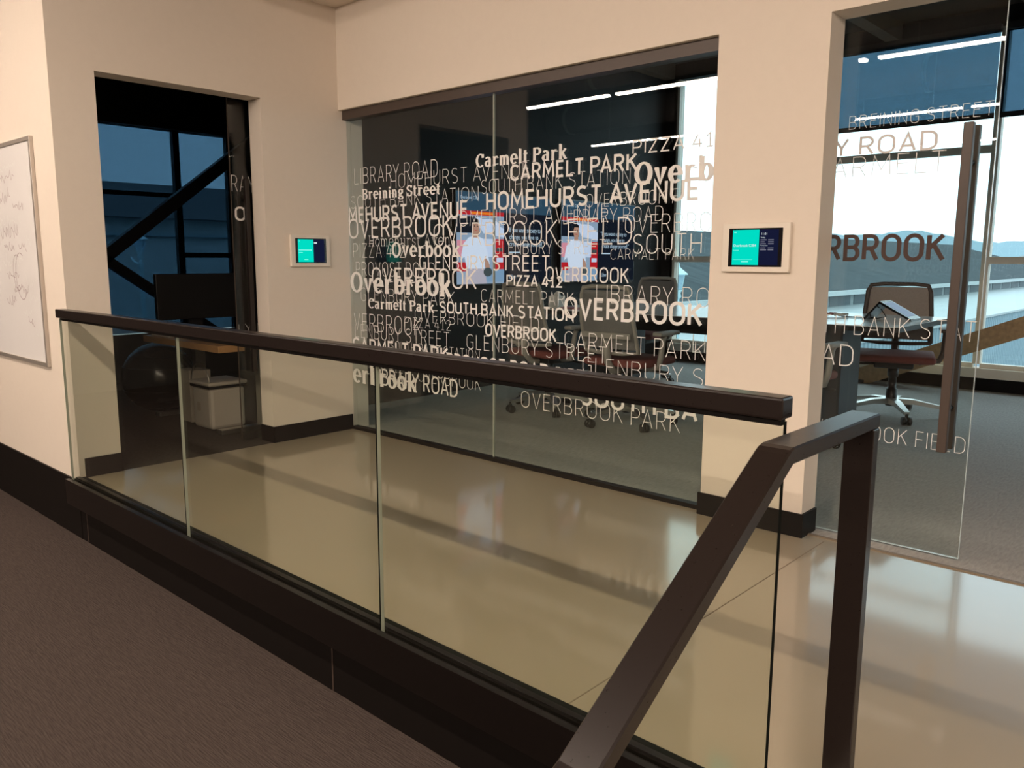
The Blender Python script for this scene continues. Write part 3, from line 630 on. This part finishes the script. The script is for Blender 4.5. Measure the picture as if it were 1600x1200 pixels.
# ------------------------------------------------------------------ meeting table and things on it
MT['tabletop'] = mat('white_laminate', (0.80, 0.81, 0.81), 0.16, spec=0.6)
MT['tableedge'] = mat('dark_table_edge', (0.02, 0.018, 0.018), 0.4)
MT['panel'] = mat('slate_panel', (0.035, 0.042, 0.052), 0.5)
ZTB = .765
tb = thing('meeting_table', 'long white-topped meeting table with dark edges and panel legs', 'table', (-3.0, 5.75, 0))
tp_ = [(-4.45, 5.05), (-1.66, 5.20), (-1.60, 5.24), (-1.60, 6.36), (-1.68, 6.40), (-4.45, 6.42)]
obj('tabletop', prism(bmesh.new(), tp_, 2, ZTB - .004, ZTB), 'tabletop', tb)
obj('table_edge', prism(bmesh.new(), tp_, 2, ZTB - .035, ZTB - .004), 'tableedge', tb)
obj('panel_leg', box(-2.34, -2.00, 5.42, 5.76, 0, ZTB - .035, bev=.003), 'panel', tb)
obj('panel_leg', box(-4.10, -3.76, 5.42, 5.76, 0, ZTB - .035, bev=.003), 'panel', tb)
obj('stretcher', box(-3.76, -2.34, 5.56, 5.62, .60, ZTB - .035), 'tableedge', tb)
ts = thing('tablet_console', 'black tent-shaped tablet stand with a pale screen at the end of the table', 'tablet stand', (-1.87, 5.88, ZTB))
obj('rear_leg', prism(bmesh.new(), [(-2.005, ZTB), (-1.90, ZTB + .125), (-1.885, ZTB + .125), (-1.985, ZTB)], 1, 5.76, 5.98), 'bezel', ts)
obj('front_plate', prism(bmesh.new(), [(-1.895, ZTB + .128), (-1.69, ZTB + .015), (-1.69, ZTB), (-1.90, ZTB + .112)], 1, 5.76, 5.98), 'bezel', ts)
d = Vector((.205, 0, -.113)).normalized(); n = Vector((.113, 0, .205)).normalized()
o0 = Vector((-1.895, 0, ZTB + .128)) + n * .001; bm = bmesh.new()
q0, q1 = o0 + d * .02, o0 + d * .20
bm.faces.new([bm.verts.new((p.x, y, p.z)) for p, y in ((q0, 5.78), (q1, 5.78), (q1, 5.96), (q0, 5.96))])
MT['console'] = emit('console_screen', (.32, .42, .56), 1.0)
obj('screen', bm, 'console', ts)
obj('cable', tube(bmesh.new(), [(-1.92, 5.87, ZTB + .07), (-1.88, 5.86, ZTB + .02), (-1.93, 5.85, ZTB + .006), (-2.10, 5.88, ZTB + .005), (-2.2, 5.9, ZTB + .005)], .004, 6), 'bezel', ts, True)
MT['redcable'] = mat('red_cable', (.25, .03, .03), .5); MT['whitecable'] = mat('white_cable', (.6, .58, .55), .5)
def coil(cx, cy, r_, seed):
    g = random.Random(seed); return [(cx + r_ * (1 + .3 * math.sin(i * 1.7)) * math.cos(i * .7), cy + r_ * .7 * math.sin(i * .7), ZTB + .008 + .016 * abs(math.sin(i * .9))) for i in range(26)]
cb = thing('cable_bundle', 'tangle of red and white cables on the meeting table', 'cables', (-2.26, 5.88, ZTB))
obj('red_cable', tube(bmesh.new(), coil(-2.30, 5.90, .055, 1), .005, 6), 'redcable', cb, True)
obj('white_cable', tube(bmesh.new(), coil(-2.21, 5.90, .05, 2), .004, 6), 'whitecable', cb, True)
MT['paper'] = mat('white_paper', (.75, .72, .66), .7); MT['pink'] = mat('pink_paper', (.45, .18, .20), .7)
cp = thing('tissue_box', 'small white tissue box standing on the meeting table behind the left chair', 'box', (-4.30, 5.25, ZTB))
obj('carton', box(-4.355, -4.255, 5.20, 5.30, ZTB, ZTB + .10, bev=.004), 'paper', cp)
obj('tissue', prism(bmesh.new(), [(-4.335, ZTB + .10), (-4.275, ZTB + .10), (-4.29, ZTB + .14), (-4.315, ZTB + .125)], 1, 5.235, 5.265), 'paper', cp)
nb = tag(obj('notebook', box(-4.23, -4.05, 5.19, 5.31, ZTB, ZTB + .012, bev=.002), 'pink'), 'pink notebook lying beside the white tissue box', 'notebook')

# ------------------------------------------------------------------ office chairs
MT['mesh_grey'] = mat('grey_mesh_fabric', (.20, .19, .18), .8, var=.2, scale=120)
MT['chair_frame'] = mat('beige_grey_plastic', (.36, .33, .29), .5)
MT['seat_red'] = mat('rust_red_fabric', (.22, .06, .05), .85, var=.2, scale=80)
MT['mesh_brown'] = mat('brown_mesh_fabric', (.44, .36, .33), .8, var=.2, scale=120)
MT['frame_brown'] = mat('brown_plastic', (.10, .07, .06), .5)
MT['plast'] = mat('black_plastic', (.012, .012, .013), .4)
def make_chair(label, loc, rotz, mesh_m, frame_m, seat_m, group):
    t = thing('office_chair', label, 'chair', loc, rotz, group)
    L = dict(local=True)
    bm = bmesh.new(); bx(bm, -.245, .245, -.22, .25, .43, .485, bev=.022); obj('seat', bm, seat_m, t, True, **L)
    def yb(z): return -.235 - .10 * max(0, (z - .52)) / .46 - .03 * math.sin((z - .5) / .48 * PI)
    # back panel, slightly dished
    bm = bmesh.new(); nx, nz = 8, 7; gr = []
    for s in (0, 1):
        g = []
        for i in range(nx + 1):
            for j in range(nz + 1):
                u = -1 + 2 * i / nx; z = .56 + .40 * j / nz; wdt = .205 - .02 * (j / nz)
                g.append(bm.verts.new((u * wdt, yb(z) + .03 * (u * u) - .008 * s, z)))
        gr.append(g)
    for s, g in enumerate(gr):
        for i in range(nx):
            for j in range(nz): bm.faces.new((g[i * (nz + 1) + j], g[(i + 1) * (nz + 1) + j], g[(i + 1) * (nz + 1) + j + 1], g[i * (nz + 1) + j + 1]))
    obj('back_panel', bm, mesh_m, t, True, **L)
    loop = []
    for p, z in [(-.215, .54), (-.21, .75), (-.198, .93), (-.18, .975), (-.1, .985), (.1, .985), (.18, .975), (.198, .93), (.21, .75), (.215, .54), (.1, .53), (-.1, .53), (-.215, .54), (-.212, .6)]:
        loop.append((p, yb(z) + .03 * min(1, (p / .205) ** 2), z))
    obj('back_frame', tube(bmesh.new(), loop, .016, 8), frame_m, t, True, **L)
    obj('lumbar_band', box(-.20, .20, yb(.66) - .02, yb(.66) - .006, .635, .675, bev=.005), frame_m, t, **L)
    bm = tube(bmesh.new(), [(0, -.05, .40), (0, -.20, .40), (0, -.265, .47), (0, yb(.60) - .015, .62)], .026, 8); obj('back_support', bm, frame_m, t, True, **L)
    for s in (-1, 1):
        bm = tube(bmesh.new(), [(s * .15, -.02, .41), (s * .27, -.04, .43), (s * .295, -.06, .50), (s * .295, -.03, .63), (s * .295, .0, .655)], [.018, .02, .02, .018, .018], 8); ar = obj('armrest', bm, frame_m, t, True, **L)
        obj('arm_pad', box(s * .295 - .037, s * .295 + .037, -.12, .14, .652, .680, bev=.010), frame_m, ar, True, **L)
    obj('mechanism', box(-.12, .12, -.13, .12, .375, .432, bev=.012), 'plast', t, **L)
    obj('lever', tube(bmesh.new(), [(.1, .05, .40), (.25, .05, .392), (.30, .05, .39)], .009, 6), 'plast', t, True, **L)
    obj('gas_lift', lathe(bmesh.new(), [(.035, .08), (.035, .21), (.026, .212), (.026, .30), (.034, .302), (.034, .38)], n=16), 'plast', t, True, **L)
    for k_ in range(5):
        a = 2 * PI * k_ / 5 + .62; c_, s_ = math.cos(a), math.sin(a)
        path = []
        for r_, z, hw, hh in ((.02, .118, .030, .022), (.14, .118, .024, .018), (.33, .085, .016, .011)):
            path.append((r_, z, hw, hh))
        bm = bmesh.new(); rings = []
        for r_, z, hw, hh in path:
            rings.append([bm.verts.new((r_ * c_ - sy * hw * s_, r_ * s_ + sy * hw * c_, z + sz * hh)) for sy, sz in ((-1, -1), (1, -1), (1, 1), (-1, 1))])
        for A_, B_ in zip(rings, rings[1:]):
            for q in range(4): bm.faces.new((A_[q], A_[(q + 1) % 4], B_[(q + 1) % 4], B_[q]))
        bm.faces.new(rings[0][::-1]); bm.faces.new(rings[-1])
        lg = obj('base_leg', bm, 'silver', t, **L)
        bm = bmesh.new(); cx, cy = .33 * c_, .33 * s_
        for off in (-.016, .016):
            tube(bm, [(cx + (off - .011) * -s_, cy + (off - .011) * c_, .030), (cx + (off + .011) * -s_, cy + (off + .011) * c_, .030)], .030, 14)
        tube(bm, [(cx, cy, .045), (cx, cy, .082)], .010, 8)
        obj('caster', bm, 'plast', lg, True, **L)
    return t
GC = 'office chairs around the meeting table'
def chair2(src, label, loc, rotz):
    c_ = copy_tree(src); c_.location = loc; c_.rotation_euler = (0, 0, rotz); c_['label'] = label; return c_
ch = make_chair('grey mesh office chair in the middle of the near side, back towards the lettered glass', (-3.27, 4.80, 0), R(2), 'mesh_grey', 'chair_frame', 'seat_red', GC)
chair2(ch, 'grey mesh office chair at the left end of the near side, beside the tissue box', (-4.02, 4.82, 0), R(-4))
chair2(ch, 'grey office chair mostly hidden behind the cream pillar, one arm showing beside the door', (-2.14, 4.86, 0), R(0))
chair2(ch, 'grey mesh office chair on the far side of the table, facing the lettered glass', (-4.36, 6.60, 0), PI + R(4))
make_chair('brown office chair with a rust red seat behind the tablet stand', (-1.98, 6.42, 0), PI + R(17), 'mesh_brown', 'frame_brown', 'seat_red', GC).scale = (1.12, 1.12, 1.0)

# ------------------------------------------------------------------ timber brace
MT['timber'] = mat('weathered_timber', (.50, .32, .17), .75, var=.45, scale=14, bump=.5, stretch=(2, 2, 2), detail=8)
tm = bar((-2.95, 8.05, -.085 + .06), (-.2, 8.05, 1.145 + .0), .085, .07, 1)
tbr = thing('timber_brace', 'weathered diagonal timber brace in front of the meeting-room windows', 'timber brace', (-2.8, 8.05, 0))
obj('timber', tm, 'timber', tbr)
obj('foot_plate', box(-3.08, -2.72, 7.97, 8.13, 0, .03), 'plast', tbr)

# ------------------------------------------------------------------ things in the dark room
MT['desk'] = mat('light_wood_desk', (.42, .23, .10), .45, var=.15, scale=6, stretch=(1, 10, 10))
dk = thing('desk', 'light wood desk in the dark room behind the left doorway', 'desk', (-5.5, 2.9, 0))
obj('desktop', box(-6.05, -4.93, 2.57, 3.30, .555, .600, bev=.003), 'desk', dk)
for x in (-5.95, -5.03):
    obj('leg', box(x - .03, x + .03, 2.90, 2.98, .03, .555), 'silver', dk); obj('foot', box(x - .035, x + .035, 2.60, 3.28, 0, .03, bev=.004), 'silver', dk)
pp = thing('paper_stack', 'cream stack of paper on the far left end of the wooden desk', 'paper', (-5.9, 2.72, .60))
for q in range(3): obj('ream', box(-6.02 + .01 * q, -5.74 - .008 * q, 2.62 + .01 * q, 2.83 - .01 * q, .60 + .018 * q, .618 + .018 * q, bev=.002), 'paper', pp)
kb = thing('keyboard', 'black keyboard on the wooden desk beside the monitor', 'keyboard', (-5.3, 2.72, .60))
obj('base', box(-5.48, -5.06, 2.66, 2.80, .60, .614, bev=.003), 'plast', kb)
for q in range(4): obj('key_row', box(-5.465, -5.075, 2.672 + .031 * q, 2.697 + .031 * q, .614, .619, bev=.0015), 'panel', kb)
mo = thing('monitor', 'large black monitor standing on the wooden desk in the dark room', 'monitor', (-5.62, 2.78, .60))
obj('panel', box(-5.64, -5.60, 2.49, 3.08, .735, 1.055, bev=.004), 'plast', mo)
obj('stand', box(-5.66, -5.63, 2.73, 2.83, .61, .90), 'plast', mo); obj('foot', box(-5.72, -5.56, 2.68, 2.90, .60, .612, bev=.003), 'plast', mo)
MT['rubber'] = mat('black_glossy_rubber', (.01, .01, .011), .22)
bm = bmesh.new(); bmesh.ops.create_uvsphere(bm, u_segments=40, v_segments=24, radius=.262); bmesh.ops.translate(bm, verts=bm.verts, vec=(-6.17, 2.72, .262))
for rr, zz in ((.20, .10), (.20, .424)):
    pass
bl = thing('exercise_ball', 'shiny black exercise ball on the floor beside the wooden desk', 'ball', (-6.17, 2.72, 0))
ob = obj('ball', bm, 'rubber', bl, True)
obj('valve_plug', lathe(bmesh.new(), [(.014, 0), (.014, .006), (.008, .010)], (-6.17, 2.72, .523), 12), 'paper', bl)
for tt in (-60, -40, -20, 20, 40, 60):
    rr = .2625 * math.cos(R(tt)); zz = .262 + .2625 * math.sin(R(tt))
    obj('grip_ring', tube(bmesh.new(), [(-6.17 + rr * math.cos(2 * PI * i / 36), 2.72 + rr * math.sin(2 * PI * i / 36), zz) for i in range(37)], .003, 6), 'rubber', ob, True)
MT['carton'] = mat('pale_cardboard', (.42, .37, .31), .7, var=.08, scale=10)
MT['bucket'] = mat('white_plastic_tub', (.50, .45, .40), .45)
bxo = thing('carton_box', 'tall pale carton standing under the wooden desk', 'box', (-5.62, 2.74, 0))
obj('carton', box(-5.70, -5.54, 2.66, 2.82, 0, .37, bev=.003), 'carton', bxo); obj('flap', box(-5.70, -5.54, 2.66, 2.74, .37, .374), 'carton', bxo)
bk = thing('lidded_tub', 'white square tub with lid and wire handle under the wooden desk', 'tub', (-5.30, 2.74, 0))
obj('tub', box(-5.43, -5.17, 2.62, 2.88, 0, .29, bev=.025), 'bucket', bk)
obj('lid', box(-5.445, -5.155, 2.605, 2.895, .302, .330, bev=.012), 'bucket', bk)
obj('lid_seal', box(-5.438, -5.162, 2.612, 2.888, .286, .302), 'plast', bk)
obj('wire_handle', tube(bmesh.new(), [(-5.30 + .13 * math.cos(R(a)), 2.62, .31 + .15 * math.sin(R(a))) for a in range(0, 181, 15)], .005, 6), 'silver', bk, True)
obj('printed_mark', prism(bmesh.new(), [(-5.36, .12), (-5.31, .12), (-5.31, .18), (-5.36, .18)], 1, 2.618, 2.6195), 'carton', bk)

# ------------------------------------------------------------------ outside
MT['shingle'] = mat('weathered_dark_roof', (.072, .088, .096), .95, spec=.02, var=.45, scale=1.2, stretch=(.25, 3.0, 1), detail=8)
MT['whiteroof'] = mat('white_metal_roof', (.46, .51, .52), .8, spec=.1, var=.05, scale=2)
MT['corr'] = mat('corrugated_metal', (.29, .385, .43), .7, spec=.1)
MT['clere'] = mat('white_clapboard', (.26, .30, .31), .7)
MT['clerewin'] = mat('clerestory_glass', (.035, .06, .075), .4)
MT['hill'] = mat('wooded_hill', (.27, .385, .44), .95, var=.12, scale=.02)  # distance haze is put into this pale blue base colour
MT['asphalt'] = mat('asphalt', (.07, .08, .09), .9, var=.2, scale=.5)
MT['lampwhite'] = mat('white_painted_iron', (.55, .78, .84), .5)
MT['lampglass'] = mat('frosted_lantern_glass', (.40, .58, .70), .3)
struct('ground', box(-300, 200, YWIN + .2, 900, -5.6, -5.5), 'asphalt', 'asphalt ground outside below the windows', 'ground')
struct('ground_side', box(-300, XO - .3, -60, YWIN + .2, -5.6, -5.5), 'asphalt', 'asphalt ground outside beside the dark room', 'ground')
wh = thing('warehouse', 'long warehouse with a dark weathered roof and a band of clerestory windows, outside', 'building', (-15, 45, -5.5))
Y0, Y1 = 17.5, 82.0
obj('main_roof', prism(bmesh.new(), [(-30.4, -.05), (-21, 2.55), (-11.6, 0), (-11.6, -.1), (-21, 2.4), (-30.4, -.2)], 1, Y0, Y1), 'shingle', wh)
obj('end_gable', prism(bmesh.new(), [(-30, -5.5), (-30, -.1), (-21, 2.3), (-11.9, -.1), (-11.9, -5.5)], 1, Y0 + .4, Y1 - .5), 'clere', wh)
obj('eave_board', box(-11.66, -11.56, Y0, Y1, -.16, .02), 'whiteroof', wh)
bm = bmesh.new(); obj('aisle_roof', prism(bm, [(-11.9, -.62), (-9.2, -1.36), (-9.2, -1.46), (-11.9, -.75)], 1, Y0, Y1 - 10), 'whiteroof', wh)
ycur = Y0 + .6
me_c = None
while ycur < 72:
    wnd = obj('clerestory_window', box(-11.93, -11.88, ycur, ycur + 2.1, -.58, -.17), 'clerewin', wh)
    ycur += 2.5
pts = []; y = Y0; k = 0
while y < Y1 - 10:
    pts.append((-9.30 + (.05 if k % 2 else 0), y)); y += .14; pts.append((-9.30 + (.05 if k % 2 else 0), y)); y += .04; k += 1
bm = bmesh.new(); lo = [bm.verts.new((a, b_, -5.5)) for a, b_ in pts]; hi = [bm.verts.new((a, b_, -1.42)) for a, b_ in pts]
for i in range(len(pts) - 1): bm.faces.new((lo[i], lo[i + 1], hi[i + 1], hi[i]))
obj('corrugated_wall', bm, 'corr', wh)
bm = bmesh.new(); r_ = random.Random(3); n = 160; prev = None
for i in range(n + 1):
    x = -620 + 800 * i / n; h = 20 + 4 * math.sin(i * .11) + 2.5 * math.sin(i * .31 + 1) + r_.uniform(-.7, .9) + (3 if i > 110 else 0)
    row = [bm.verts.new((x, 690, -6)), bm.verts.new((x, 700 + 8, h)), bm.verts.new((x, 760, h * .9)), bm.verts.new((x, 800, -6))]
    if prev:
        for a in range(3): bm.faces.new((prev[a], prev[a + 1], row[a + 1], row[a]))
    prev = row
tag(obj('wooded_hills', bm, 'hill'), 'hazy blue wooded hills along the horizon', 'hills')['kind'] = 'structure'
hs = thing('distant_house', 'small pale-roofed house beyond the warehouse, right of the door handle', 'house', (-28, 150, -5.5))
obj('wall', box(-33, -21, 146, 156, -5.5, .2), 'clere', hs); obj('roof', prism(bmesh.new(), [(-34, .1), (-27, 2.0), (-20, .1), (-20, -.1), (-34, -.1)], 1, 145, 157), 'whiteroof', hs)
def lamp(label, x, y, z):
    t = thing('street_lantern', label, 'street lamp', (x, y, -5.5), group='street lanterns outside')
    zb = z + 5.5
    L = dict(local=True)
    obj('post', lathe(bmesh.new(), [(.10, 0), (.10, .4), (.055, .5), (.045, zb - .25), (.06, zb - .24), (.03, zb - .2), (.03, zb - .16)], n=14), 'lampwhite', t, True, **L)
    obj('cup', lathe(bmesh.new(), [(.02, zb - .17), (.06, zb - .12), (.045, zb - .06), (.075, zb - .01)], n=16), 'lampwhite', t, True, **L)
    obj('lantern_glass', lathe(bmesh.new(), [(.065, zb), (.11, zb + .22)], n=6), 'lampglass', t, False, **L)
    for k_ in range(6):
        a = 2 * PI * k_ / 6; obj('lantern_bar', tube(bmesh.new(), [(.068 * math.cos(a), .068 * math.sin(a), zb), (.114 * math.cos(a), .114 * math.sin(a), zb + .22)], .008, 6), 'lampwhite', t, **L)
    obj('lantern_roof', lathe(bmesh.new(), [(.15, zb + .22), (.145, zb + .235), (.05, zb + .31), (.03, zb + .33), (.02, zb + .36)], n=16), 'lampwhite', t, False, **L)
    obj('finial', lathe(bmesh.new(), [(.012, zb + .35), (.022, zb + .375), (.008, zb + .40), (.003, zb + .45)], n=10), 'lampwhite', t, True, **L)
    obj('arm', tube(bmesh.new(), [(0, 0, zb - .22), (-.12, 0, zb - .24), (-.3, 0, zb - .20), (-.42, 0, zb - .12)], .022, 8), 'lampwhite', t, True, **L)
    return t
lamp('white street lantern outside the leftmost meeting-room window', -6.62, 11.0, .715)
lamp('dim street lantern seen through the blue shade of the dark room', -16.0, 6.85, 1.28)
ob2 = thing('pale_building', 'pale long building with a dark roof seen through the blue shade', 'building', (-26, 10, -5.5))
obj('wall', box(-30, -24.5, -10, 16.8, -5.5, 2.32), 'whiteroof', ob2); obj('dark_roof', prism(bmesh.new(), [(-32, 2.3), (-28, 3.6), (-24, 2.3)], 1, -10.5, 17.0), 'asphalt', ob2)
obj('gutter', box(-24.5, -24.3, -10, 16.8, 1.78, 1.88), 'corr', ob2)

# ------------------------------------------------------------------ pendant lights of the open office
MT['lens'] = emit('led_lens', (1.0, 0.805, 0.65), LAMP)
first = None; nrow = ('reflected row nearest the railing', 'reflected middle row', 'reflected row farthest back')
for i, y in enumerate((-.2, -3.05, -5.86)):
    for j, xa in enumerate((-7.36, -4.92, -2.48, -.04, 2.40, 4.84)):  # rightmost unseen columns are added to brighten the left wall
        if first is None:
            first = thing('pendant_light', '', 'pendant light', (0, 0, 2.78), group='linear pendant lights of the open office')
            obj('housing', box(0, 2.36, -.035, .035, .012, .07, bev=.004), 'plast', first, local=True)
            obj('led_lens', box(.01, 2.35, -.02, .02, -.006, .012), 'lens', first, local=True)
            for xx in (.3, 2.06): obj('wire', tube(bmesh.new(), [(xx, 0, .07), (xx, 0, 1.21)], .003, 5), 'silver', first, local=True)
            t = first
        else: t = copy_tree(first)
        t.location = (xa, y, 2.78)
        t['label'] = 'glowing pendant light, %s from the left in the %s' % (('first', 'second', 'third', 'fourth', 'fifth', 'last')[j], nrow[i])
MT['duct'] = mat('grey_duct', (.16, .15, .145), .5)
for i, (y, z, rr) in enumerate(((-1.55, 3.35, .16), (-4.6, 3.5, .22))):
    dt = thing('air_duct', ('slim grey air duct under the ceiling behind the camera', 'wide grey air duct farther back under the ceiling')[i], 'duct', (-3, y, z))
    obj('duct', tube(bmesh.new(), [(-9.4 + k_ * 3.05, y, z) for k_ in range(7)], rr, 20), 'duct', dt, True)
    for k_ in range(7): obj('duct_ring', tube(bmesh.new(), [(-9.0 + k_ * 2.8, y, z), (-8.95 + k_ * 2.8, y, z)], rr + .012, 20), 'silver', dt, True)
